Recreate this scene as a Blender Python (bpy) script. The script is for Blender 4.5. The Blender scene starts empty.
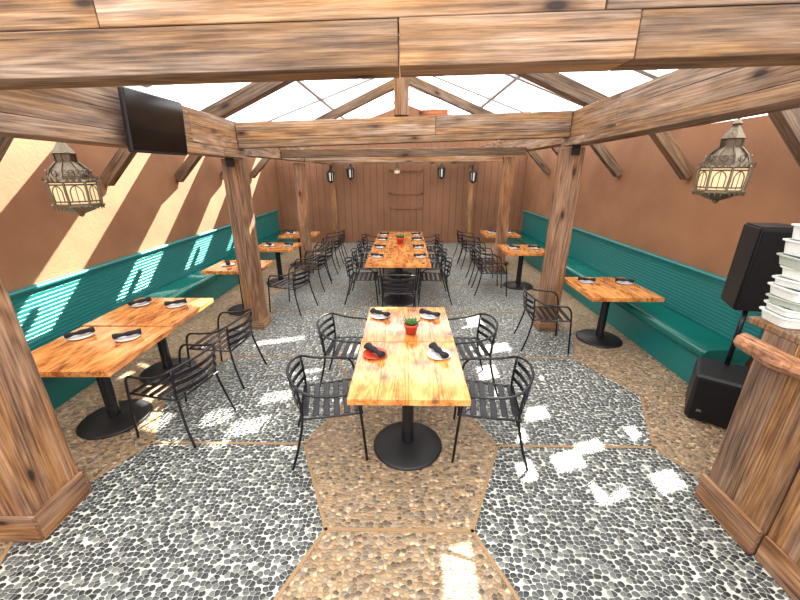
import bpy, bmesh, math, random
from mathutils import Vector, Matrix, Quaternion
random.seed(7)
C = bpy.context.scene.collection
R = math.radians
def S(r,g,b):
    f=lambda c:(c/255/12.92) if c/255<=.04045 else ((c/255+.055)/1.055)**2.4
    return (f(r),f(g),f(b),1)

# ---------------------------------------------------------------- materials
def newmat(name):
    m=bpy.data.materials.new(name); m.use_nodes=True
    nt=m.node_tree; b=nt.nodes['Principled BSDF']
    return m,nt,b
def plain(name,col,rough=.5,metal=0,emit=None,es=0,bump=0,bscale=60,trans=0,coat=0):
    m,nt,b=newmat(name)
    b.inputs['Base Color'].default_value=col
    b.inputs['Roughness'].default_value=rough
    b.inputs['Metallic'].default_value=metal
    b.inputs['Transmission Weight'].default_value=trans
    b.inputs['Coat Weight'].default_value=coat
    if emit:
        b.inputs['Emission Color'].default_value=emit
        b.inputs['Emission Strength'].default_value=es
    tc=nt.nodes.new('ShaderNodeTexCoord')
    n=nt.nodes.new('ShaderNodeTexNoise'); n.inputs['Scale'].default_value=bscale; n.inputs['Detail'].default_value=4
    nt.links.new(tc.outputs['Object'],n.inputs['Vector'])
    hs=nt.nodes.new('ShaderNodeMixRGB'); hs.blend_type='MULTIPLY'; hs.inputs[0].default_value=.25
    hs.inputs[1].default_value=col
    nt.links.new(n.outputs['Fac'],hs.inputs[2]); 
    nt.links.new(hs.outputs[0],b.inputs['Base Color'])
    if bump:
        bp=nt.nodes.new('ShaderNodeBump'); bp.inputs['Strength'].default_value=bump; bp.inputs['Distance'].default_value=.01
        nt.links.new(n.outputs['Fac'],bp.inputs['Height']); nt.links.new(bp.outputs[0],b.inputs['Normal'])
    return m
def ramp(nt,stops):
    r=nt.nodes.new('ShaderNodeValToRGB'); e=r.color_ramp.elements
    while len(e)<len(stops): e.new(.5)
    for i,(p,c) in enumerate(stops): e[i].position=p; e[i].color=c
    return r
def wood(name,dark,mid,light,rough=.8,sx=1.5,sy=52,vary=.45,coat=0,ringmix=.22,bump=.6,axis=0,knots=1,cracks=.9,rscale=1.0,stain=.5,kn=(2.8,8),grey=.55):
    m,nt,b=newmat(name); L=nt.links; N=nt.nodes.new
    tc=N('ShaderNodeTexCoord'); oi=N('ShaderNodeObjectInfo'); ge=N('ShaderNodeNewGeometry')
    mu=N('ShaderNodeMath'); mu.operation='MULTIPLY'; mu.inputs[1].default_value=37
    L.new(oi.outputs['Random'],mu.inputs[0])
    m2=N('ShaderNodeMath'); m2.operation='MULTIPLY_ADD'; m2.inputs[1].default_value=23
    L.new(ge.outputs['Random Per Island'],m2.inputs[0]); L.new(mu.outputs[0],m2.inputs[2])
    ad=N('ShaderNodeVectorMath'); ad.operation='ADD'
    L.new(tc.outputs['Object'],ad.inputs[0]); L.new(m2.outputs[0],ad.inputs[1])
    def mapped(along,across):
        mp=N('ShaderNodeMapping'); sc=[across]*3; sc[axis]=along; mp.inputs['Scale'].default_value=sc
        L.new(ad.outputs[0],mp.inputs['Vector']); return mp
    def noise(mp,scale,detail,rgh=.6,dist=0):
        n=N('ShaderNodeTexNoise'); n.inputs['Scale'].default_value=scale; n.inputs['Detail'].default_value=detail
        n.inputs['Roughness'].default_value=rgh; n.inputs['Distortion'].default_value=dist
        L.new(mp.outputs[0],n.inputs['Vector']); return n
    n1=noise(mapped(sx,sy),1.5,8,.72,.1)
    n2=noise(mapped(.25*rscale,3.6*rscale),1.0,1.5)
    k=N('ShaderNodeMath'); k.operation='MULTIPLY'; k.inputs[1].default_value=140
    L.new(n2.outputs['Fac'],k.inputs[0])
    sn=N('ShaderNodeMath'); sn.operation='SINE'; L.new(k.outputs[0],sn.inputs[0])
    s2=N('ShaderNodeMath'); s2.operation='MULTIPLY_ADD'; s2.inputs[1].default_value=.22*ringmix
    L.new(sn.outputs[0],s2.inputs[0]); L.new(n1.outputs['Fac'],s2.inputs[2])
    n4=noise(mapped(1.4,5),1.0,4,.6)
    s3=N('ShaderNodeMath'); s3.operation='MULTIPLY_ADD'; s3.inputs[1].default_value=stain; L.new(n4.outputs['Fac'],s3.inputs[0]); L.new(s2.outputs[0],s3.inputs[2])
    s4=N('ShaderNodeMath'); s4.operation='SUBTRACT'; s4.inputs[1].default_value=stain*.5; L.new(s3.outputs[0],s4.inputs[0])
    cr=ramp(nt,[(.32,dark),(.5,mid),(.70,light)]); L.new(s4.outputs[0],cr.inputs[0])
    n6=noise(mapped(.5,4.5),1.3,4,.6)
    gf=ramp(nt,[(.42,(0,0,0,1)),(.60,(grey,grey,grey,1))]); L.new(n6.outputs['Fac'],gf.inputs[0])
    hs0=N('ShaderNodeHueSaturation'); hs0.inputs['Saturation'].default_value=.4; L.new(cr.outputs[0],hs0.inputs['Color'])
    mg=N('ShaderNodeMixRGB'); L.new(gf.outputs[0],mg.inputs[0]); L.new(cr.outputs[0],mg.inputs[1]); L.new(hs0.outputs[0],mg.inputs[2])
    v=N('ShaderNodeTexVoronoi'); v.inputs['Scale'].default_value=.8; L.new(mapped(*kn).outputs[0],v.inputs['Vector'])
    kr=ramp(nt,[(0.07,(.08,.06,.05,1)),(.14,(.62,.55,.5,1)),(.28,(1,1,1,1))]); L.new(v.outputs['Distance'],kr.inputs[0])
    mk=N('ShaderNodeMixRGB'); mk.blend_type='MULTIPLY'; mk.inputs[0].default_value=knots
    L.new(mg.outputs[0],mk.inputs[1]); L.new(kr.outputs[0],mk.inputs[2])
    n5=noise(mapped(.8,48),1.0,2,.5,.1)
    ck=ramp(nt,[(.29,(.1,.08,.07,1)),(.34,(1,1,1,1))]); L.new(n5.outputs['Fac'],ck.inputs[0])
    mc=N('ShaderNodeMixRGB'); mc.blend_type='MULTIPLY'; mc.inputs[0].default_value=cracks
    L.new(mk.outputs[0],mc.inputs[1]); L.new(ck.outputs[0],mc.inputs[2])
    hv=N('ShaderNodeHueSaturation')
    mr=N('ShaderNodeMapRange'); mr.inputs[3].default_value=1-vary*.5; mr.inputs[4].default_value=1+vary*.5
    wn=N('ShaderNodeTexWhiteNoise'); wn.noise_dimensions='1D'; L.new(m2.outputs[0],wn.inputs['W'])
    L.new(wn.outputs['Value'],mr.inputs[0]); L.new(mr.outputs[0],hv.inputs['Value'])
    L.new(mc.outputs[0],hv.inputs['Color']); L.new(hv.outputs[0],b.inputs['Base Color'])
    b.inputs['Roughness'].default_value=rough; b.inputs['Coat Weight'].default_value=coat; b.inputs['Coat Roughness'].default_value=.1
    if bump:
        bp=N('ShaderNodeBump'); bp.inputs['Strength'].default_value=bump; bp.inputs['Distance'].default_value=.003
        L.new(n1.outputs['Fac'],bp.inputs['Height']); L.new(bp.outputs[0],b.inputs['Normal'])
    return m
M_beam=wood('reclaimed_timber',S(78,54,34),S(136,98,60),S(178,138,94))
M_post=wood('post_timber',S(72,46,26),S(128,86,48),S(168,122,74),grey=.35)
M_postY=wood('base_timber_across',S(72,46,26),S(128,86,48),S(168,122,74),grey=.35,axis=1)
M_dark=wood('rafter_timber',S(66,48,32),S(110,82,54),S(144,112,78))
M_top=wood('orange_burl_tabletop',S(146,74,30),S(212,136,64),S(234,172,98),rough=.2,sx=2.4,sy=8,vary=.2,coat=.9,ringmix=.3,bump=0,axis=1,knots=.8,cracks=.0,rscale=1.6,stain=.6,kn=(4,6),grey=0)
M_red=wood('live_edge_wood',S(84,50,26),S(146,94,54),S(190,136,86),rough=.55,coat=.1,axis=1,grey=.2,bump=.9)
M_vert=wood('upright_planks',S(68,44,24),S(122,84,48),S(162,120,76),axis=2,grey=.4)
M_redblk=wood('brown_stained_timber',S(96,50,26),S(146,84,48),S(172,110,70),grey=0)
M_black=plain('black_metal',S(46,46,49),.26,.6)
M_blackp=plain('black_plastic',S(20,20,22),.5)
M_screen=plain('tv_screen',S(8,8,10),.12)
M_grille=plain('speaker_grille',S(14,14,16),.6,.4,bump=.8,bscale=400)
M_white=plain('white_ceramic',S(235,235,232),.25)
M_redp=plain('red_ceramic',S(196,62,40),.25)
M_nap=plain('black_napkin',S(18,18,22),.85,bump=.6,bscale=90)
M_terra=plain('terracotta_red',S(205,70,40),.5)
M_soil=plain('soil',S(60,42,30),.95,bump=.8,bscale=120)
M_leaf=plain('succulent_leaf',S(80,120,60),.5)
M_brass=plain('aged_pewter_brass',S(128,116,98),.35,.85,bump=.5,bscale=60)
M_glass=plain('warm_lantern_glass',S(226,210,176),.1,0,S(255,216,160),.6)
M_tray=plain('pale_plastic',S(228,230,224),.3)
M_trayg=plain('green_grey_plastic',S(176,186,172),.3)
M_steel=plain('pale_aluminium',S(200,202,204),.5,.0)
M_logo=plain('logo_print',S(150,150,150),.5)
def stucco(name,c1,c2,bs=30):
    m,nt,b=newmat(name); L=nt.links
    tc=nt.nodes.new('ShaderNodeTexCoord')
    n=nt.nodes.new('ShaderNodeTexNoise'); n.inputs['Scale'].default_value=1.3; n.inputs['Detail'].default_value=8
    L.new(tc.outputs['Object'],n.inputs['Vector'])
    r=ramp(nt,[(.3,c1),(.7,c2)]); L.new(n.outputs['Fac'],r.inputs[0]); L.new(r.outputs[0],b.inputs['Base Color'])
    n2=nt.nodes.new('ShaderNodeTexNoise'); n2.inputs['Scale'].default_value=bs; n2.inputs['Detail'].default_value=6
    L.new(tc.outputs['Object'],n2.inputs['Vector'])
    bp=nt.nodes.new('ShaderNodeBump'); bp.inputs['Strength'].default_value=.3; bp.inputs['Distance'].default_value=.01
    L.new(n2.outputs['Fac'],bp.inputs['Height']); L.new(bp.outputs[0],b.inputs['Normal'])
    b.inputs['Roughness'].default_value=.8
    return m
M_wall=stucco('ochre_stucco',S(124,82,53),S(148,104,70))
M_boards=stucco('brown_board_paint',S(122,82,56),S(140,98,70))
M_teal=plain('teal_paint',S(20,116,112),.32,bump=.12,bscale=20)
M_tealv=plain('teal_vinyl',S(12,104,94),.14,bump=.2,bscale=12)
def roofmat():
    m,nt,b=newmat('glowing_roof_panel'); L=nt.links
    out=nt.nodes['Material Output']; nt.nodes.remove(b)
    em=nt.nodes.new('ShaderNodeEmission'); em.inputs[1].default_value=3.0  # emission added to the panels in place of daylight passing through them
    tc=nt.nodes.new('ShaderNodeTexCoord'); n=nt.nodes.new('ShaderNodeTexNoise'); n.inputs['Scale'].default_value=.8
    L.new(tc.outputs['Object'],n.inputs['Vector'])
    r=ramp(nt,[(.35,(.95,.96,1,1)),(.65,(1,1,1,1))]); L.new(n.outputs['Fac'],r.inputs[0]); L.new(r.outputs[0],em.inputs[0])
    df=nt.nodes.new('ShaderNodeBsdfDiffuse'); df.inputs[0].default_value=(.8,.8,.8,1)
    ad=nt.nodes.new('ShaderNodeAddShader'); L.new(em.outputs[0],ad.inputs[0]); L.new(df.outputs[0],ad.inputs[1])
    L.new(ad.outputs[0],out.inputs[0]); return m
M_roof=roofmat()
def pebble(name,scale,stops,grout,rmax,rough=.35,rnd=.8,bump=.8,gd=.75):
    m,nt,b=newmat(name); L=nt.links; N=nt.nodes.new
    tc=N('ShaderNodeTexCoord')
    dn=N('ShaderNodeTexNoise'); dn.inputs['Scale'].default_value=14; L.new(tc.outputs['Object'],dn.inputs['Vector'])
    mx=N('ShaderNodeMixRGB'); mx.blend_type='LINEAR_LIGHT'; mx.inputs[0].default_value=.012
    L.new(tc.outputs['Object'],mx.inputs[1]); L.new(dn.outputs['Color'],mx.inputs[2])
    mp=N('ShaderNodeMapping'); mp.inputs['Scale'].default_value=(.88,1.12,0.0001); L.new(mx.outputs[0],mp.inputs['Vector'])
    v=N('ShaderNodeTexVoronoi'); e=N('ShaderNodeTexVoronoi'); e.feature='DISTANCE_TO_EDGE'
    for q in (v,e):
        q.voronoi_dimensions='2D'; q.inputs['Scale'].default_value=scale; q.inputs['Randomness'].default_value=rnd
        L.new(mp.outputs[0],q.inputs['Vector'])
    sp=N('ShaderNodeSeparateColor'); L.new(v.outputs['Color'],sp.inputs[0])
    cr=ramp(nt,stops); L.new(sp.outputs[0],cr.inputs[0])
    sb=N('ShaderNodeMath'); sb.operation='SUBTRACT'; sb.inputs[0].default_value=rmax; L.new(v.outputs['Distance'],sb.inputs[1])
    mn=N('ShaderNodeMath'); mn.operation='SMOOTH_MIN'; mn.inputs[2].default_value=.15
    L.new(sb.outputs[0],mn.inputs[0]); L.new(e.outputs['Distance'],mn.inputs[1])
    g=ramp(nt,[(.01,(0,0,0,1)),(.055,(1,1,1,1))]); L.new(mn.outputs[0],g.inputs[0])
    gn=N('ShaderNodeTexNoise'); gn.inputs['Scale'].default_value=2.2; gn.inputs['Detail'].default_value=5; L.new(tc.outputs['Object'],gn.inputs['Vector'])
    gr=ramp(nt,[(.35,tuple(c*gd for c in grout[:3])+(1,)),(.65,grout)]); L.new(gn.outputs['Fac'],gr.inputs[0])
    mix=N('ShaderNodeMixRGB'); L.new(gr.outputs[0],mix.inputs[1])
    L.new(g.outputs[0],mix.inputs[0]); L.new(cr.outputs[0],mix.inputs[2])
    L.new(mix.outputs[0],b.inputs['Base Color'])
    h=ramp(nt,[(.0,(0,0,0,1)),(.08,(.55,.55,.55,1)),(.3,(1,1,1,1))]); L.new(mn.outputs[0],h.inputs[0]); h.color_ramp.interpolation='EASE'
    bp=N('ShaderNodeBump'); bp.inputs['Strength'].default_value=bump; bp.inputs['Distance'].default_value=.007
    L.new(h.outputs[0],bp.inputs['Height']); L.new(bp.outputs[0],b.inputs['Normal'])
    rr=N('ShaderNodeMapRange'); rr.inputs[3].default_value=.9; rr.inputs[4].default_value=rough; L.new(g.outputs[0],rr.inputs[0]); L.new(rr.outputs[0],b.inputs['Roughness'])
    return m
M_peb=pebble('dark_river_pebble',31,[(0,S(36,40,40)),(.45,S(58,62,62)),(.8,S(86,90,87)),(1,S(126,127,118))],S(192,192,180),.60)
M_agg=pebble('tan_aggregate',37,[(0,S(78,66,52)),(.25,S(132,108,78)),(.5,S(168,138,100)),(.75,S(108,100,90)),(1,S(202,174,136))],S(160,140,112),.62,rough=.4)
M_divider=plain('wood_divider',S(156,124,86),.7,bump=.5,bscale=40)

# ---------------------------------------------------------------- mesh helpers
def mesh_from(bm,name,mat,smooth=False):
    me=bpy.data.meshes.new(name); bm.normal_update(); bm.to_mesh(me); bm.free()
    for m in (mat if isinstance(mat,list) else [mat]): me.materials.append(m)
    if smooth:
        for p in me.polygons: p.use_smooth=True
    return me
def addbox(bm,c,s,bev=0,rot=None,mi=0):
    r=bmesh.ops.create_cube(bm,size=1); vs=r['verts']
    bmesh.ops.scale(bm,vec=s,verts=vs)
    if bev:
        es=list({e for v in vs for e in v.link_edges})
        rr=bmesh.ops.bevel(bm,geom=es,offset=bev,segments=1,affect='EDGES'); vs=list({v for f in rr['faces'] for v in f.verts}|{v for v in vs if v.is_valid})
    if rot is not None: bmesh.ops.rotate(bm,verts=vs,cent=(0,0,0),matrix=rot)
    bmesh.ops.translate(bm,vec=c,verts=vs)
    if mi:
        for f in {f for v in vs for f in v.link_faces}: f.material_index=mi
    return vs
def boxmesh(name,mat,boxes,bev=0):
    bm=bmesh.new()
    for b in boxes: addbox(bm,b[0],b[1],b[2] if len(b)>2 else bev,b[3] if len(b)>3 else None,b[4] if len(b)>4 else 0)
    return mesh_from(bm,name,mat)
def smoothpath(pts,n=4,closed=False):
    P=[Vector(p) for p in pts]; out=[]; L=len(P)
    rng=L if closed else L-1
    for i in range(rng):
        if closed: a,b,c,d=P[(i-1)%L],P[i],P[(i+1)%L],P[(i+2)%L]
        else: a,b,c,d=P[max(i-1,0)],P[i],P[i+1],P[min(i+2,L-1)]
        for k in range(n):
            t=k/n
            out.append(.5*((2*b)+(-a+c)*t+(2*a-5*b+4*c-d)*t*t+(-a+3*b-3*c+d)*t**3))
    if not closed: out.append(P[-1])
    return out
def addtube(bm,path,r,seg=8,closed=False,sx=None):
    n=len(path); rings=[]
    up=Vector((0,0,1)); prev=None
    for i,p in enumerate(path):
        if closed: t=(path[(i+1)%n]-path[(i-1)%n])
        else: t=path[min(i+1,n-1)]-path[max(i-1,0)]
        t.normalize()
        if prev is None:
            a=t.cross(up) if abs(t.dot(up))<.95 else t.cross(Vector((1,0,0)))
            a.normalize()
        else:
            a=(prev-t*prev.dot(t)).normalized()
        prev=a; b=t.cross(a)
        rr=r(i/(n-1)) if callable(r) else r
        rings.append([bm.verts.new(p+a*math.cos(2*math.pi*k/seg)*rr+b*math.sin(2*math.pi*k/seg)*rr*(sx or 1)) for k in range(seg)])
    m=n if closed else n-1
    for i in range(m):
        A=rings[i]; B=rings[(i+1)%n]
        for k in range(seg):
            bm.faces.new((A[k],A[(k+1)%seg],B[(k+1)%seg],B[k]))
    if not closed:
        bm.faces.new(rings[0][::-1]); bm.faces.new(rings[-1])
def tubemesh(name,mat,paths,r,seg=8,closed=False):
    bm=bmesh.new()
    for p in paths: addtube(bm,p,r,seg,closed)
    bmesh.ops.recalc_face_normals(bm,faces=bm.faces)
    return mesh_from(bm,name,mat,True)
def addlathe(bm,prof,seg=24,c=(0,0,0),phase=0):
    rings=[]
    for r,z in prof:
        if r<1e-5: rings.append([bm.verts.new((c[0],c[1],c[2]+z))])
        else: rings.append([bm.verts.new((c[0]+r*math.cos(2*math.pi*k/seg+phase),c[1]+r*math.sin(2*math.pi*k/seg+phase),c[2]+z)) for k in range(seg)])
    for A,B in zip(rings,rings[1:]):
        for k in range(seg):
            q=(k+1)%seg
            if len(A)==1 and len(B)==1: continue
            if len(A)==1: bm.faces.new((A[0],B[q],B[k]))
            elif len(B)==1: bm.faces.new((A[k],A[q],B[0]))
            else: bm.faces.new((A[k],A[q],B[q],B[k]))
def lathemesh(name,mat,prof,seg=24,smooth=True,phase=0):
    bm=bmesh.new(); addlathe(bm,prof,seg,phase=phase)
    bmesh.ops.recalc_face_normals(bm,faces=bm.faces)
    return mesh_from(bm,name,mat,smooth)
def obj(name,me,loc=(0,0,0),rot=(0,0,0),label=None,cat=None,group=None,kind=None,parent=None):
    o=bpy.data.objects.new(name,me); o.location=loc; o.rotation_euler=rot
    if label: o['label']=label
    if cat: o['category']=cat
    if group: o['group']=group
    if kind: o['kind']=kind
    if parent: o.parent=parent
    C.objects.link(o); return o
def thing(name,loc,rz,label,cat,parts,group=None):
    e=obj(name,None,loc,(0,0,rz),label,cat,group); e.empty_display_size=.1
    for p in parts:
        nm,me,l=p[0],p[1],p[2] if len(p)>2 else (0,0,0)
        r=p[3] if len(p)>3 else (0,0,0)
        obj(nm,me,l,r,parent=e)
    return e
def beam(name,p0,p1,w,h,mat,label,cat='beam',group=None,planks=None,bev=.003):
    p0=Vector(p0);p1=Vector(p1); d=p1-p0; L=d.length; x=d.normalized()
    ref=Vector((0,0,1)) if abs(x.z)<.9 else Vector((0,1,0))
    y=ref.cross(x).normalized(); z=x.cross(y)
    mt=Matrix((x,y,z)).transposed().to_4x4(); mt.translation=(p0+p1)/2
    bx=[((0,0,0),(L,w,h))] if not planks else planks(L,w,h)
    me=boxmesh(name,mat,bx,bev)
    o=obj(name,me,label=label,cat=cat,group=group); o.matrix_world=mt
    return o

# ---------------------------------------------------------------- setting
XL,XR,YF=-3.85,3.55,11.3
def struct(name,me,loc=(0,0,0)): return obj(name,me,loc,kind='structure')
bm=bmesh.new(); edges=set(); cache={}
def V(x,y):
    k=(round(x,3),round(y,3))
    if k not in cache: cache[k]=bm.verts.new((x,y,0))
    return cache[k]
def poly(pts,mi):
    f=bm.faces.new([V(*p) for p in pts]); f.material_index=mi
    for a,b in zip(pts,pts[1:]+pts[:1]):
        a=(round(a[0],3),round(a[1],3)); b=(round(b[0],3),round(b[1],3))
        if abs(a[0]-b[0])<1e-3: continue
        edges.add(tuple(sorted((a,b))))
for n in range(-3,8):
    yb=1.66+1.5*n; ym=yb+.76; yt=yb+1.5; yp=ym-1.5
    poly([(-.5,yb),(.44,yb),(.78,ym),(.44,yt),(-.5,yt),(-.84,ym)],1 if n<=0 else 0)
    poly([(.44,yb),(.78,yp),(2.08,yp),(2.42,yb),(2.08,ym),(.78,ym)],0)
    poly([(-.5,yb),(-.84,ym),(-2.14,ym),(-2.48,yb),(-2.14,yp),(-.84,yp)],0)
    poly([(2.08,ym),(2.42,yb),(XR+.2,yb),(XR+.2,yt),(2.42,yt)],1)
    poly([(-2.14,ym),(-2.48,yt),(XL-.2,yt),(XL-.2,yb),(-2.48,yb)],1)
bmesh.ops.recalc_face_normals(bm,faces=bm.faces)
for f in bm.faces:
    if f.normal.z<0: f.normal_flip()
struct('floor',mesh_from(bm,'floor',[M_peb,M_agg]))
bx=[]
for a,b in sorted(edges):
    a=Vector((*a,0));b=Vector((*b,0)); d=b-a
    bx.append((((a.x+b.x)/2,(a.y+b.y)/2,.001),(d.length+.01,.022,.006),0,Matrix.Rotation(math.atan2(d.y,d.x),3,'Z')))
struct('trim_1',boxmesh('trim_1',M_divider,bx))
Y0=-2.5
struct('wall_left',boxmesh('wall_left',M_wall,[((XL-.1,(Y0+YF)/2,1.3),(.2,YF-Y0,2.6))]))
struct('wall_right',boxmesh('wall_right',M_wall,[((XR+.1,(Y0+YF)/2,1.35),(.2,YF-Y0,2.7))]))
bm=bmesh.new()
x=XL-.2; 
while x<XR+.2:
    zt=3.88-.35*abs(x+.1)
    addbox(bm,(x+.1,YF+.06,zt/2),(.195,.06,zt),.004); x+=.2
vs=[bm.verts.new((px,YF+.10,pz)) for px,pz in ((XL-.3,0),(XR+.3,0),(XR+.3,2.75),(0,3.95),(XL-.3,2.6))]
bm.faces.new(vs)
for c,s in [((-.45,YF+.02,1.62),(.06,.03,1.1)),((.5,YF+.02,1.62),(.06,.03,1.1)),((.025,YF+.02,2.17),(1.0,.03,.06)),((.025,YF+.02,1.5),(1.0,.03,.05)),((.025,YF+.02,1.07),(1.0,.03,.06))]:
    addbox(bm,c,s)
struct('wall_far',mesh_from(bm,'wall_far',M_boards))
def zr(x): return 3.92-.35*abs(x)
opens=[]
def sun_hole(x,y,w,h):  # hole added to the roof so sun falls on the given floor spot
    t=(3.92-.35*x)/1.1925
    if x+.55*t<0: t=(3.92+.35*x)/(1-.1925)
    X=x+.55*t; Y=y+1.02*t
    opens.append((X-w/2,X+w/2,Y-h/2,Y+h/2))
for p in [(1.3,2.25,.2,.14),(1.55,2.42,.2,.16),(1.5,2.0,.2,.16),(1.8,2.25,.16,.2),(2.1,2.6,.2,.2),(1.95,2.05,.2,.16),(.35,1.4,.18,.28),(.2,1.15,.15,.2),(-1.4,2.65,.3,.2),(-1.05,2.3,.2,.16),(-1.6,2.35,.16,.14),(-1.75,2.75,.2,.25),
          (-.75,2.15,.16,.2),(-.5,2.35,.14,.14),(.55,2.55,.16,.2),(.95,2.55,.2,.16),(.9,2.15,.16,.2),(-2.25,2.7,.35,.3),(-2.05,2.35,.2,.16),(1.05,3.15,.25,.2),(1.4,3.5,.25,.16),(.95,3.6,.2,.25),(1.05,4.15,.5,.2),(-1.65,4.25,.5,.35),(-1.15,3.5,.3,.2),(-.95,3.9,.25,.2),(-.6,3.0,.2,.2),
          (.15,3.1,.2,.25),(-.35,1.95,.25,.14),(2.6,3.4,.3,.25),(0,4.4,.7,.2),(-.6,4.1,.25,.25),(.95,5.0,.4,.4),(-2.7,3.1,.4,.4),(-1.3,3.1,.25,.16),(1.25,2.85,.2,.14),(-3.0,3.5,.4,.3)]:
    sun_hole(*p)
def isopen(x,y):
    for a,b,c,d in opens:
        if a<x<b and c<y<d: return True
    if x<XL+1.45:
        for g in (2.6,4.15,5.7,7.25,8.8,10.35):
            if g-.3<y<g+.3: return True
    return False
for side in (-1,1):
    bm=bmesh.new(); vc={}
    dx=.05; dy=.055; ny=int((YF+.3-Y0)/dy)
    lim=(abs(XL) if side<0 else XR)+.15; nx=int(lim/dx)
    def VV(i,j):
        if (i,j) not in vc:
            X=side*i*dx; vc[(i,j)]=bm.verts.new((X,Y0+j*dy,zr(X)))
        return vc[(i,j)]
    for i in range(nx):
        for j in range(ny):
            if isopen(side*(i+.5)*dx,Y0+(j+.5)*dy): continue
            bm.faces.new((VV(i,j),VV(i,j+1),VV(i+1,j+1),VV(i+1,j)))
    bmesh.ops.recalc_face_normals(bm,faces=bm.faces)
    struct('ceiling' if side<0 else 'ceiling.001',mesh_from(bm,'ceiling',M_roof))
bx=[]
for side in (-1,1):
    bx.append(((side*1.5,(Y0+YF)/2,zr(1.5)-.04),(.06,YF-Y0,.05),0,None))
    lim=2.6; y=1.7+.775
    while y<YF:
        ang=math.atan(.35)*side
        bx.append(((side*lim/2,y,zr(lim/2)-.045),(lim/math.cos(ang),.08,.05),0,Matrix.Rotation(ang,3,'Y')))
        y+=1.55
struct('trim_2',boxmesh('trim_2',M_steel,bx))

# ---------------------------------------------------------------- timber frame
def post(x,y,w,z1,label,base=True):
    me=boxmesh('post_shaft',M_post,[((0,0,0),(z1,w,w))],.006)
    parts=[('shaft',me,(0,0,z1/2),(0,-math.pi/2,0))]
    if base:
        bw=w+.024; hb=.2 if w>.3 else .12
        bb=boxmesh('post_base',[M_post,M_postY],[((0,-bw/2,hb/2),(bw+.024,.024,hb),.003),((0,bw/2,hb/2),(bw+.024,.024,hb),.003),((-bw/2,0,hb/2),(.024,bw-.024,hb),.003,None,1),((bw/2,0,hb/2),(.024,bw-.024,hb),.003,None,1)])
        parts.append(('post_base',bb))
    return thing('support_post',(x,y,0),0,label,'post',parts,'timber support posts')
post(-2.43,1.74,.34,2.47,'large reclaimed timber post with boxed base on pebble floor')
post(-2.17,4.85,.235,2.3,'reclaimed timber post beside a small orange wood table')
post(2.06,4.85,.235,2.43,'reclaimed timber post beside a table and black chair')
post(-2.17,7.8,.2,2.3,'timber post standing among dining tables',False)
post(2.09,7.8,.2,2.42,'timber post standing among dining tables',False)
for x in (-2.1,1.9):
    post(x,10.95,.15,2.3,'slim timber post against the brown board wall',False)
G='timber frame beams'
for (xx,za,zb,h) in ((-2.17,2.55,2.51,.40),(2.09,2.69,2.63,.37)):
    def pl(L,w,h):
        return [((-L*.2,0,h*.12),(L*.6-.004,w,h*.76)),((L*.3,0,h*.12),(L*.4-.004,w,h*.76)),((-L*.1,0,-h*.38),(L*.8-.004,w,h*.24-.004)),((L*.4,0,-h*.38),(L*.2-.004,w,h*.24-.004))]
    beam('timber_girder',(xx,1.92,za),(xx,4.95,zb),.26,h,M_beam,'long reclaimed timber girder resting on the posts',group=G,planks=pl)
    beam('timber_girder',(xx,4.96,zb),(xx,11.2,zb-.02),.22,h-.08,M_beam,'timber girder running on to the board wall',group=G)
def pl(L,w,h):
    o=[]; rows=[(.36,[-3.5,-.75,.02,1.0,3.5]),(.30,[-3.5,-1.15,.72,3.5]),(.34,[-3.5,-.03,.85,3.5])]
    z=h/2
    for fr,cuts in rows:
        hh=fr*h; z-=hh
        for a,b in zip(cuts,cuts[1:]):
            o.append((((a+b)/2,random.uniform(-.006,.006),z+hh/2),(b-a-.005,w,hh-.003)))
    return o
beam('tie_beam',(-3.5,1.7,2.69),(3.5,1.66,2.85),.18,.46,M_beam,'heavy cross beam of stacked reclaimed boards',group=G,planks=pl)
beam('tie_beam',(-2.03,4.8,2.56),(1.95,4.8,2.68),.2,.28,M_beam,'reclaimed timber tie beam carrying the king post',group=G,
     planks=lambda L,w,h:[((-L*.2,0,h*.14),(L*.6-.004,w,h*.72)),((L*.3,0,h*.14),(L*.4-.004,w,h*.72)),((0,0,-h*.36),(L-.004,w-.01,h*.28-.004))])
beam('tie_beam',(-2.05,7.9,2.44),(1.97,7.9,2.47),.18,.26,M_beam,'timber tie beam further down the room',group=G)
beam('tie_beam',(-2.05,6.4,2.42),(1.97,6.4,2.46),.1,.12,M_dark,'slim timber cross rail between the girders',group=G)
beam('tie_beam',(-2.05,10.8,2.42),(1.97,10.8,2.44),.14,.2,M_dark,'timber tie beam by the board wall',group=G)
beam('king_post',(-.05,4.8,2.78),(-.05,4.8,3.56),.17,.17,M_post,'short vertical timber king post on the tie beam','post')
beam('timber_block',(.16,4.8,2.80),(.50,4.8,2.81),.12,.07,M_redblk,'small orange-brown stained timber block on the tie beam','block')
for y in (0.15,3.25,4.8,6.35,7.9,9.45):
    for s in (-1,1):
        xw=3.84 if s<0 else 3.54
        if y in (4.8,7.9):
            k=.44 if s<0 else .40
            beam('rafter',(s*.05,y,3.80),(s*2.5,y,3.82-k*2.5),.16,.15,M_dark,'sloping timber rafter under the translucent roof','rafter',group='timber rafters')
        zb=2.02 if s<0 else 2.1
        beam('wall_brace',(s*(xw-.62),y,zb+.62),(s*xw,y,zb),.12,.13,M_dark,'short diagonal timber brace against the stucco wall','brace',group='timber wall braces')
beam('ridge_beam',(0,Y0,3.87),(0,YF,3.87),.05,.05,M_dark,'timber ridge beam under the roof peak','beam')
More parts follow.
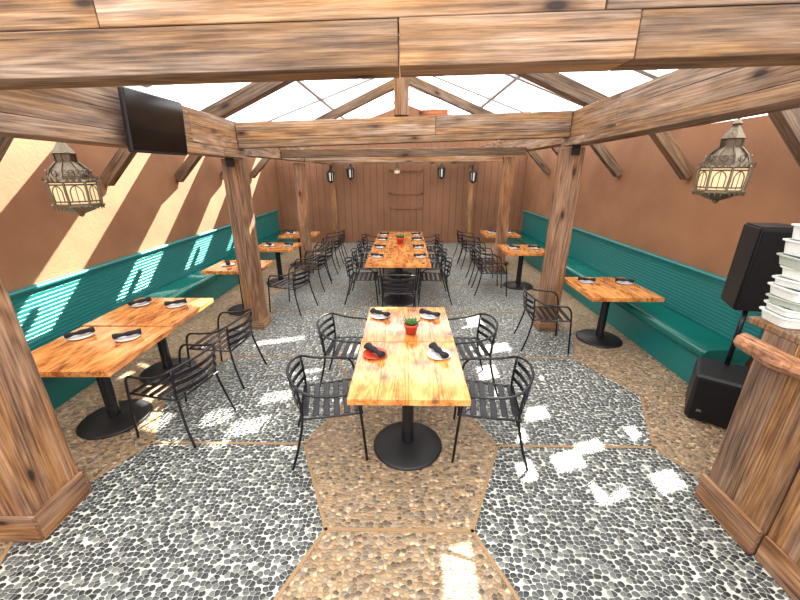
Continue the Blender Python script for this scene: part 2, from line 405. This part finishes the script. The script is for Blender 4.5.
for x,z in ((-2.17,2.33),(2.06,2.46)):
    bk=boxmesh('bracket',M_black,[((0,0,.0),(.1,.012,.12)),((-.03,-.008,.03),(.02,.01,.02)),((.03,-.008,.03),(.02,.01,.02)),((-.03,-.008,-.03),(.02,.01,.02)),((.03,-.008,-.03),(.02,.01,.02))],.002)
    obj('steel_bracket',bk,(x,4.72,z-.06),label='small black steel bracket bolted to the post',cat='bracket',group='steel brackets')

# ---------------------------------------------------------------- benches
def bench(s,xw,y0,y1,label):
    e=obj('booth_bench',None,(xw,(y0+y1)/2,0),label=label,cat='bench',group='wall benches'); e.empty_display_size=.2
    L=y1-y0; n=14; bx=[]
    for i in range(n):
        hh=.58/n; bx.append(((-s*.035,0,.44+hh*(i+.5)),(.05,L,hh-.002),.0035))
    bx.append(((-s*.01,0,.73),(.02,L,.58)))
    obj('backrest',boxmesh('backrest',M_teal,bx),parent=e)
    obj('cap_rail',boxmesh('cap_rail',M_teal,[((-s*.045,0,1.04),(.09,L,.035),.008)]),parent=e)
    bm=bmesh.new(); prof=[]
    for k in range(28):
        q=2*math.pi*(k+.5)/28; c,sn=math.cos(q),math.sin(q)
        prof.append((.235*math.copysign(abs(c)**.35,c),.065*math.copysign(abs(sn)**.6,sn)))
    ends=[]
    for yy in (-L/2,L/2): ends.append([bm.verts.new((-s*.3+px,yy,.41+pz)) for px,pz in prof])
    for k in range(28): bm.faces.new((ends[0][k],ends[0][(k+1)%28],ends[1][(k+1)%28],ends[1][k]))
    bm.faces.new(ends[0][::-1]); bm.faces.new(ends[1]); bmesh.ops.recalc_face_normals(bm,faces=bm.faces)
    me=mesh_from(bm,'seat',M_tealv)
    for p in me.polygons: p.use_smooth=len(p.vertices)==4
    obj('seat',me,parent=e)
    obj('front_panel',boxmesh('front_panel',M_teal,[((-s*.28,0,.175),(.40,L-.02,.35))]),parent=e)
bench(-1,XL+.002,1.9,10.9,'long teal painted bench with ribbed backrest along stucco wall')
bench(1,XR-.002,3.25,10.9,'long teal bench with ribbed backrest beside the speakers')

# ---------------------------------------------------------------- chair
def mirror(pts): return [(-x,y,z) for x,y,z in pts]
r=.0105
arm=[(-.275,.20,.58),(-.285,.15,.63),(-.29,.02,.64),(-.285,-.12,.66),(-.245,-.22,.705),(-.12,-.285,.735),(0,-.30,.74)]
full=arm+[p for p in mirror(arm)][::-1][1:]
me_arm=tubemesh('frame_rail',M_black,[smoothpath(full,4)],r)
fl=[(-.275,.20,.58),(-.268,.225,.45),(-.265,.26,.0)]
bl=[(-.235,-.225,.70),(-.22,-.205,.44),(-.24,-.25,.2),(-.255,-.31,.0)]
me_legs=[tubemesh('leg',M_black,[smoothpath(p,4)],r) for p in (fl,mirror(fl),bl,mirror(bl))]
bm=bmesh.new()
ring=[(-.24,.2,.435),(-.2,.235,.43),(.2,.235,.43),(.24,.2,.435),(.225,-.18,.425),(.19,-.215,.425),(-.19,-.215,.425),(-.225,-.18,.425)]
addtube(bm,smoothpath(ring,3,True),.010,6,True)
for i in range(6):
    y=.205-.078*i; z=.447-.014*math.sin(math.pi*i/5)
    addbox(bm,(0,y,z),(.46-.006*i,.048,.010),.003)
bmesh.ops.recalc_face_normals(bm,faces=bm.faces)
me_seat=mesh_from(bm,'seat',M_black)
bm=bmesh.new()
for z in (.505,.58,.655):
    n=9; prev=None; yo=-.03*(z-.5)/.2
    for i in range(n):
        a=-1+2*i/(n-1); X=.232*a; Yc=-.215-.06*math.cos(a*math.pi/2)+yo
        q=[bm.verts.new((X,Yc+.005,z-.017)),bm.verts.new((X,Yc+.005,z+.017)),bm.verts.new((X,Yc-.005,z+.017)),bm.verts.new((X,Yc-.005,z-.017))]
        if prev:
            for k in range(4): bm.faces.new((prev[k],prev[(k+1)%4],q[(k+1)%4],q[k]))
        else: bm.faces.new(q)
        prev=q
    bm.faces.new(prev[::-1])
bmesh.ops.recalc_face_normals(bm,faces=bm.faces)
me_back=mesh_from(bm,'backrest',M_black)
def chair(x,y,face,label='black metal armchair with slatted seat and curved back'):
    thing('dining_chair',(x,y,0.0),face,label,'chair',
      [('armrest',me_arm),('seat',me_seat),('backrest',me_back)]+[('leg',m) for m in me_legs],'black slatted dining chairs')
PX=-math.pi/2; NX=math.pi/2
two='black slatted metal armchair at the two-part table'
chair(-.60,2.46,PX+.2,two)
chair(.68,2.46,NX-.15,two)
chair(-.57,3.35,PX-.05,two)
chair(.62,3.35,NX+.1,two)
chair(-1.98,2.68,NX-.22,'black slatted metal armchair at the bench-side table')
chair(-1.97,3.5,NX-.1,'black slatted metal armchair at the bench-side table')
chair(-1.85,5.55,NX-.3)
for y in (6.7,7.4,8.3,9.0): chair(-1.8,y,NX+random.uniform(-.1,.1))
chair(1.82,4.32,PX-.1,'black slatted metal armchair tucked beside a timber post')
for y in (6.45,7.15,8.35,9.05): chair(1.6,y,PX+random.uniform(-.1,.1))
for y in (6.0,6.78,7.55,8.4):
    chair(-.72,y,PX+random.uniform(-.1,.1),'black slatted metal armchair at the long communal table')
    chair(.50,y,NX+random.uniform(-.1,.1),'black slatted metal armchair at the long communal table')
chair(-.1,5.3,0,'black slatted metal armchair at the head of the communal table')

# ---------------------------------------------------------------- tables
me_col=lathemesh('pedestal_column',M_black,[(0,.03),(.055,.03),(.05,.06),(.045,.6),(.05,.66),(.2,.69),(.2,.7),(0,.7)],20)
me_base=lathemesh('pedestal_base',M_blackp,[(0,0),(.28,0),(.285,.012),(.27,.024),(.12,.04),(.07,.055),(0,.055)],40)
def tabletop(w,l):
    n=4; bx=[]
    for i in range(n):
        pw=w/n; bx.append(((-w/2+pw*(i+.5),0,.725),(pw-.001,l,.05),.002))
    return boxmesh('table_top',M_top,bx)
def table(x,y,w,l,rz=0,label='square orange wood table on black pedestal'):
    thing('dining_table',(x,y,.0),rz,label,'table',[('table_top',tabletop(w,l)),('pedestal_column',me_col),('pedestal_base',me_base,(0,0,.001))],'orange wood pedestal tables')
table(.03,2.42,.82,.84,0,'orange burl wood table pushed against a matching one')
table(.03,3.27,.82,.84,0,'orange burl wood table holding a small potted plant')
table(-2.67,2.72,.88,.82,.02,'orange wood table by the teal bench with two settings')
table(-2.70,3.56,.88,.8,0,'orange wood table by the teal bench pushed to another')
table(-2.62,5.5,.85,.7,0,'small orange wood table beyond the timber post')
table(-2.55,7.05,.8,.7); table(-2.5,8.5,.8,.7)
table(2.65,4.47,.84,.88,0,'orange wood table by bench with two black napkins')
table(2.25,6.85,.8,.8); table(2.27,8.7,.8,.8)
for i in range(4):
    table(-.11,5.97+.82*i,1.06,.81,0,'orange wood section of the long communal table')

PP=[(0,.004),(.05,.004),(.055,0),(.06,.002),(.098,.014),(.1,.017),(.096,.018),(.06,.008),(0,.007)]
me_plate=lathemesh('plate',M_white,PP,32); me_plater=lathemesh('plate',M_redp,PP,32)
bm=bmesh.new()
path=[Vector((0,-.1+.02*i,.016+.0015*math.sin(i))) for i in range(11)]
addtube(bm,path,lambda t:.02+.016*abs(t-.4)+.004*math.sin(t*14),10,False)
bmesh.ops.scale(bm,vec=(1.25,1.05,.8),verts=bm.verts)
zmin=min(v.co.z for v in bm.verts); bmesh.ops.translate(bm,vec=(0,0,-zmin),verts=bm.verts)
bmesh.ops.recalc_face_normals(bm,faces=bm.faces)
me_nap=mesh_from(bm,'napkin',M_nap,True)
def setting(x,y,rz,red=False):
    obj('plate',me_plater if red else me_plate,(x,y,.7505),label=('small round red' if red else 'small round white')+' plate on an orange table',cat='plate',group='round plates')
    obj('rolled_napkin',me_nap,(x,y,.768),(0,0,rz),'rolled black cloth napkin on a '+('red' if red else 'white')+' plate','napkin','black napkins')
setting(-.24,2.6,.7,True); setting(.28,2.6,.45); setting(-.25,3.42,1.0); setting(.26,3.42,1.0)
setting(-2.93,2.9,-.7); setting(-2.48,2.88,-.9); setting(-2.96,3.72,-.6); setting(-2.54,3.7,-1.0)
setting(2.44,4.66,1.2); setting(2.92,4.62,1.2)
setting(-2.8,5.5,.5); setting(-2.4,5.5,.9)
for y in (7.05,8.5): setting(-2.7,y,.6); setting(-2.3,y,.9)
for y in (6.85,8.7): setting(2.1,y,.6); setting(2.48,y,.9)
for y in (6.1,6.9,7.7,8.3): setting(-.48,y,1.2); setting(.26,y,1.9)

def plant(x,y,s=1):
    pot=lathemesh('pot',M_terra,[(0,0),(.042,0),(.055,.07),(.062,.07),(.062,.088),(.052,.088),(.05,.075),(0,.075)],28)
    soil=lathemesh('soil',M_soil,[(.0515,.074),(.03,.080),(0,.081)],20)
    bm=bmesh.new()
    for i in range(22):
        a=i*2.4; t=.35+.65*(i/22); l=.035+.035*(1-i/22)*1.2
        d=Vector((math.cos(a)*math.cos(t*1.4),math.sin(a)*math.cos(t*1.4),math.sin(t*1.4)))
        b0=Vector((math.cos(a)*.012,math.sin(a)*.012,.076))
        pts=[b0+d*l*k/4+Vector((0,0,.01*(k/4)**2)) for k in range(5)]
        addtube(bm,pts,lambda q:.0085*math.sin(.35+2.6*q)+.001,6,False)
    bmesh.ops.recalc_face_normals(bm,faces=bm.faces)
    lf=mesh_from(bm,'leaves',M_leaf,True)
    e=thing('potted_plant',(x,y,.7505),0,'small green succulent in an orange-red clay pot','plant',[('pot',pot),('soil',soil),('leaves',lf)],'potted succulents')
    e.scale=(s,s,s)
plant(.06,3.02,1.1); plant(-.1,7.3,1.5)

# ---------------------------------------------------------------- lanterns
def lantern(x,y,z,s,top,label):
    ph=math.pi/8
    cap=lathemesh('lantern_dome',M_brass,[(.2,.24),(.218,.25),(.2,.262),(.185,.27),(.175,.30),(.145,.345),(.105,.385),(.085,.405),(.08,.41),(.082,.47),(.095,.48),(.085,.495),(.06,.53),(.035,.565),(.03,.58),(.042,.595),(.03,.61),(.012,.63),(.01,.665),(0,.67)],8,False,phase=ph)
    base=lathemesh('lantern_base',M_brass,[(0,-.06),(.02,-.05),(.03,-.03),(.1,-.005),(.19,.035),(.215,.04),(.215,.055),(.185,.065),(0,.065)],8,False,phase=ph)
    bm=bmesh.new()
    P=lambda rr,an,zz: Vector((rr*math.cos(an),rr*math.sin(an),zz))
    for k in range(8):
        a=2*math.pi*k/8+ph; b=a+math.pi/4
        addtube(bm,[P(.19,a,.06),P(.2,a,.16),P(.2,a,.245)],.011,6)
        a2=a+math.pi/8; ca,sa=math.cos(a2),math.sin(a2)
        arch=[Vector((ca*.186-sa*px,sa*.186+ca*px,pz)) for px,pz in ((-.045,.085),(-.045,.17),(-.03,.2),(0,.222),(.03,.2),(.045,.17),(.045,.085))]
        addtube(bm,arch,.005,5)
        addtube(bm,[P(.184,a2,.07),P(.186,a2,.22)],.0035,5)
        for zz in (.085,.225):
            addtube(bm,[P(.195,a,zz),P(.195,b,zz)],.006,5)
        for aa in (a2-.22,a2,a2+.22):
            addtube(bm,[P(.2,aa,.25),P(.212,aa,.29)],lambda t:.014*(1-t)+.002,5)
            addtube(bm,[P(.19,aa,.045),P(.19,aa,.01)],lambda t:.011*(1-t)+.002,5)
        addtube(bm,[P(.18,a,.285),P(.15,a,.35),P(.11,a,.39),P(.085,a,.41)],.008,5)
        addtube(bm,[P(.083,a,.41),P(.085,a,.475)],.007,5)
        ring=[P(.165,a2+.14*math.cos(q),.318+.028*math.sin(q)) for q in [2*math.pi*j/8 for j in range(8)]]
        addtube(bm,ring,.005,5,True)
    bmesh.ops.recalc_face_normals(bm,faces=bm.faces)
    fr=mesh_from(bm,'lantern_frame',M_brass)
    gl=lathemesh('lantern_glass',M_glass,[(.17,.066),(.182,.16),(.182,.245)],8,False,phase=ph)
    bm=bmesh.new(); zz=.665; i=0; H=(top-z)/s
    while zz<H-.01:
        rg=[Vector(((.012*math.cos(q)) if i%2 else 0,0 if i%2 else .012*math.cos(q),zz+.02+.022*math.sin(q))) for q in [2*math.pi*j/8 for j in range(8)]]
        addtube(bm,rg,.004,5,True); zz+=.033; i+=1
    parts=[('lantern_dome',cap),('lantern_base',base),('lantern_frame',fr),('lantern_glass',gl)]
    if i: parts.append(('chain',mesh_from(bm,'chain',M_brass)))
    else: bm.free()
    e=thing('hanging_lantern',(x,y,z),0,label,'lantern',parts,'brass filigree lanterns'); e.scale=(s*.92,s*.92,s)
lantern(-2.66,2.98,1.86,.9,2.97,'aged pewter filigree lantern hanging before stucco wall')
lantern(2.46,2.98,1.97,.88,3.03,'aged pewter filigree lantern hanging above the speaker')
lantern(-.17,7.9,2.08,.36,2.31,'little amber brass lantern hanging from tie beam')
M_fl=plain('frosted_lamp_glass',S(225,225,215),.3,emit=S(255,240,210),es=.3)
def sconce(x,z,y=YF-.23,lab='black iron lantern on the brown board wall'):
    bm=bmesh.new(); addlathe(bm,[(0,-.22),(.05,-.19),(.1,-.15),(.1,-.14),(0,-.14)],6); addlathe(bm,[(0,.12),(.13,.12),(.13,.14),(.06,.2),(.02,.24),(.015,.28),(0,.29)],6)
    for k in range(6):
        a=math.pi/3*k; addtube(bm,[Vector((.09*math.cos(a),.09*math.sin(a),-.145)),Vector((.115*math.cos(a),.115*math.sin(a),.125))],.026,5)
    bmesh.ops.recalc_face_normals(bm,faces=bm.faces)
    fr=mesh_from(bm,'sconce_frame',M_blackp)
    gl=lathemesh('sconce_glass',M_fl,[(.07,-.138),(.08,.118)],6,False)
    br=tubemesh('wall_arm',M_blackp,[smoothpath([(0,0,.27),(0,.08,.34),(0,.17,.3),(0,.24,.1)],4)],.014)
    e=thing('wall_lantern',(x,y,z),0,lab,'lantern',[('lantern_frame',fr),('lantern_glass',gl),('wall_arm',br)],'black wall lanterns')
    e.scale=(.85,.95,.85)
sconce(-1.6,2.08); sconce(1.05,2.1)
sconce(-2.1,2.0,10.64,'black iron lantern on a slim timber post'); sconce(1.9,2.0,10.64,'black iron lantern on a slim timber post')

# ---------------------------------------------------------------- television
body=boxmesh('tv_body',M_blackp,[((0,0,0),(.04,.66,.42),.01),((-.03,0,0),(.03,.4,.3),.01)])
scr=boxmesh('tv_screen',M_screen,[((.022,0,.005),(.004,.64,.39))])
arm_=boxmesh('tv_mount',M_black,[((-.05,0,0),(.05,.12,.14)),((-.07,0,0),(.012,.25,.22))])
tv=thing('television',(-1.945,3.08,2.50),0,'flat black television mounted on timber girder','television',[('tv_body',body),('tv_screen',scr),('tv_mount',arm_)])
tv.rotation_euler=(0,R(4),R(-2))

# ---------------------------------------------------------------- speakers
def text(body,size,mat,name,parent,loc,rot):
    cu=bpy.data.curves.new(name,'FONT'); cu.body=body; cu.size=size; cu.extrude=.001; cu.align_x='CENTER'; cu.align_y='CENTER'
    o=bpy.data.objects.new(name,cu); C.objects.link(o)
    dg=bpy.context.evaluated_depsgraph_get(); me=bpy.data.meshes.new_from_object(o.evaluated_get(dg)); bpy.data.objects.remove(o)
    me.materials.clear(); me.materials.append(mat)
    return obj(name,me,loc,rot,parent=parent)
sub=boxmesh('cabinet_body',M_blackp,[((0,0,.235),(.46,.46,.45),.02),((.18,.18,.005),(.05,.05,.01)),((-.18,.18,.005),(.05,.05,.01)),((.18,-.18,.005),(.05,.05,.01)),((-.18,-.18,.005),(.05,.05,.01))])
gr=boxmesh('grille',M_grille,[((0,-.235,.235),(.41,.012,.39),.004)])
e=thing('subwoofer',(2.93,2.86,0),R(-38),'black subwoofer cabinet on the floor by the bench','speaker',[('cabinet_body',sub),('grille',gr)])
text('JBL',.032,M_logo,'logo',e,(-.14,-.243,.12),(R(90),0,0))
bm=bmesh.new()
prof=[(-.19,.15),(.19,.15),(.13,-.16),(-.13,-.16)]
lo=[bm.verts.new((x,-y,0)) for x,y in prof]; hi=[bm.verts.new((x,-y,.7)) for x,y in prof]
bm.faces.new(lo); bm.faces.new(hi[::-1])
for k in range(4): bm.faces.new((lo[k],hi[k],hi[(k+1)%4],lo[(k+1)%4]))
bmesh.ops.recalc_face_normals(bm,faces=bm.faces)
bmesh.ops.bevel(bm,geom=list(bm.edges),offset=.015,segments=2,affect='EDGES')
sb=mesh_from(bm,'cabinet_body',M_blackp)
gr2=boxmesh('grille',M_grille,[((0,-.155,.35),(.33,.012,.64),.004)])
pole=tubemesh('speaker_pole',M_black,[[Vector((0,0,-.58)),Vector((0,0,.01))]],.02)
thing('loudspeaker',(3.0,2.98,1.05),R(-12),'tall black loudspeaker on a pole above the subwoofer','speaker',[('cabinet_body',sb),('grille',gr2),('speaker_pole',pole)])

# ---------------------------------------------------------------- host stand
def planksbox(x0,x1,y0,y1,z0,z1,ny=2):
    bx=[]
    for i in range(ny):
        w=(y1-y0)/ny; bx.append(((x0,y0+w*(i+.5),(z0+z1)/2),(.03,w-.004,z1-z0),.003))
    nx=5
    for i in range(nx):
        w=(x1-x0)/nx
        for yy in (y0,y1): bx.append(((x0+w*(i+.5),yy,(z0+z1)/2),(w-.004,.03,z1-z0),.003))
    bx.append((((x0+x1)/2,(y0+y1)/2,(z0+z1)/2),(x1-x0-.03,y1-y0-.03,z1-z0-.01)))
    return bx
body=boxmesh('stand_body',M_vert,planksbox(0,.9,-.19,.19,0,1.3)+planksbox(.03,.9,-.78,-.21,0,1.08,3))
low=boxmesh('base_board',[M_post,M_postY],[((-.028,0,.1),(.026,.43,.2),.003,None,1),((0.0,-.5,.09),(.026,.56,.18),.003,None,1),((.43,-.81,.09),(.88,.026,.18),.003)])
bm=bmesh.new()
n=26; ring=[]
for i in range(n+1):
    t=i/n; ring.append((-.08+.012*math.sin(7*t)+.007*math.sin(19*t)+.005*math.sin(51*t),-.26+.54*t))
secs=[]
for dxx,zz in ((.045,1.13),(.005,1.15),(-.012,1.18),(.0,1.215),(.035,1.235)):
    secs.append([bm.verts.new((x+dxx,y,zz+.007*math.sin(y*16+zz*9))) for x,y in ring]+[bm.verts.new((-.012,.28,zz)),bm.verts.new((-.012,-.26,zz))])
for A,B in zip(secs,secs[1:]):
    for k in range(len(A)): bm.faces.new((A[k],A[(k+1)%len(A)],B[(k+1)%len(A)],B[k]))
bm.faces.new(secs[0][::-1]); bm.faces.new(secs[-1]); bmesh.ops.recalc_face_normals(bm,faces=bm.faces)
slab=mesh_from(bm,'live_edge_ledge',M_red)
top=boxmesh('stand_top',M_vert,[((.43,.05,1.32),(.90,.50,.04),.006)])
thing('host_stand',(2.1,1.74,0),0,'rough plank host stand with a live-edge ledge','counter',[('stand_body',body),('base_board',low),('live_edge_ledge',slab),('stand_top',top)])
def tray(mat,h=.05):
    bm=bmesh.new(); seg=32
    def rr(a,b,z):
        out=[]
        for k in range(seg):
            q=2*math.pi*(k+.5)/seg; c,s_=math.cos(q),math.sin(q)
            out.append(bm.verts.new((a*math.copysign(abs(c)**.35,c),b*math.copysign(abs(s_)**.35,s_),z)))
        return out
    rings=[rr(.105,.09,0),rr(.108,.093,.002),rr(.117,.1,h-.008),rr(.128,.11,h-.007),rr(.128,.11,h),rr(.11,.095,h),rr(.095,.08,.006)]
    for A,B in zip(rings,rings[1:]):
        for k in range(seg): bm.faces.new((A[k],A[(k+1)%seg],B[(k+1)%seg],B[k]))
    bm.faces.new(rings[0][::-1]); bm.faces.new(rings[-1])
    bmesh.ops.recalc_face_normals(bm,faces=bm.faces)
    return mesh_from(bm,'tray',mat)
z=1.3415
for i in range(9):
    g=i in (2,6); h=random.choice([.045,.06,.08])
    o=obj('stacking_tray',tray(M_trayg if g else M_tray,h),(2.22+random.uniform(-.018,.018),1.92+random.uniform(-.012,.012),z),(0,0,random.uniform(-.22,.22)),
        ('grey-green' if g else 'white')+' plastic tray in a stack on the stand','tray','stacked plastic trays')
    q=random.uniform(.92,1.06); o.scale=(q,q,1); z+=h+.002

# ---------------------------------------------------------------- light
w=bpy.data.worlds.new('World'); bpy.context.scene.world=w; w.use_nodes=True
bg=w.node_tree.nodes['Background']; bg.inputs[0].default_value=(.98,.985,1,1); bg.inputs[1].default_value=2.1
sun=bpy.data.lights.new('sun','SUN'); sun.energy=32; sun.angle=R(.5); sun.color=(1,.96,.88)
so=bpy.data.objects.new('sun',sun); C.objects.link(so); so.location=(3,8,8)
so.rotation_euler=Vector((-.55,-1.02,-1)).to_track_quat('-Z','Y').to_euler()
# ---------------------------------------------------------------- camera
cam=bpy.data.cameras.new('camera'); co=bpy.data.objects.new('camera',cam); C.objects.link(co)
co.location=(0,0,2.17); co.rotation_euler=(R(90-19.9),0,R(.8)); cam.sensor_width=36; cam.lens=359/800*36; cam.clip_start=.05
bpy.context.scene.camera=co
vs=bpy.context.scene.view_settings; vs.view_transform='Standard'; vs.look='None'; vs.exposure=0.3
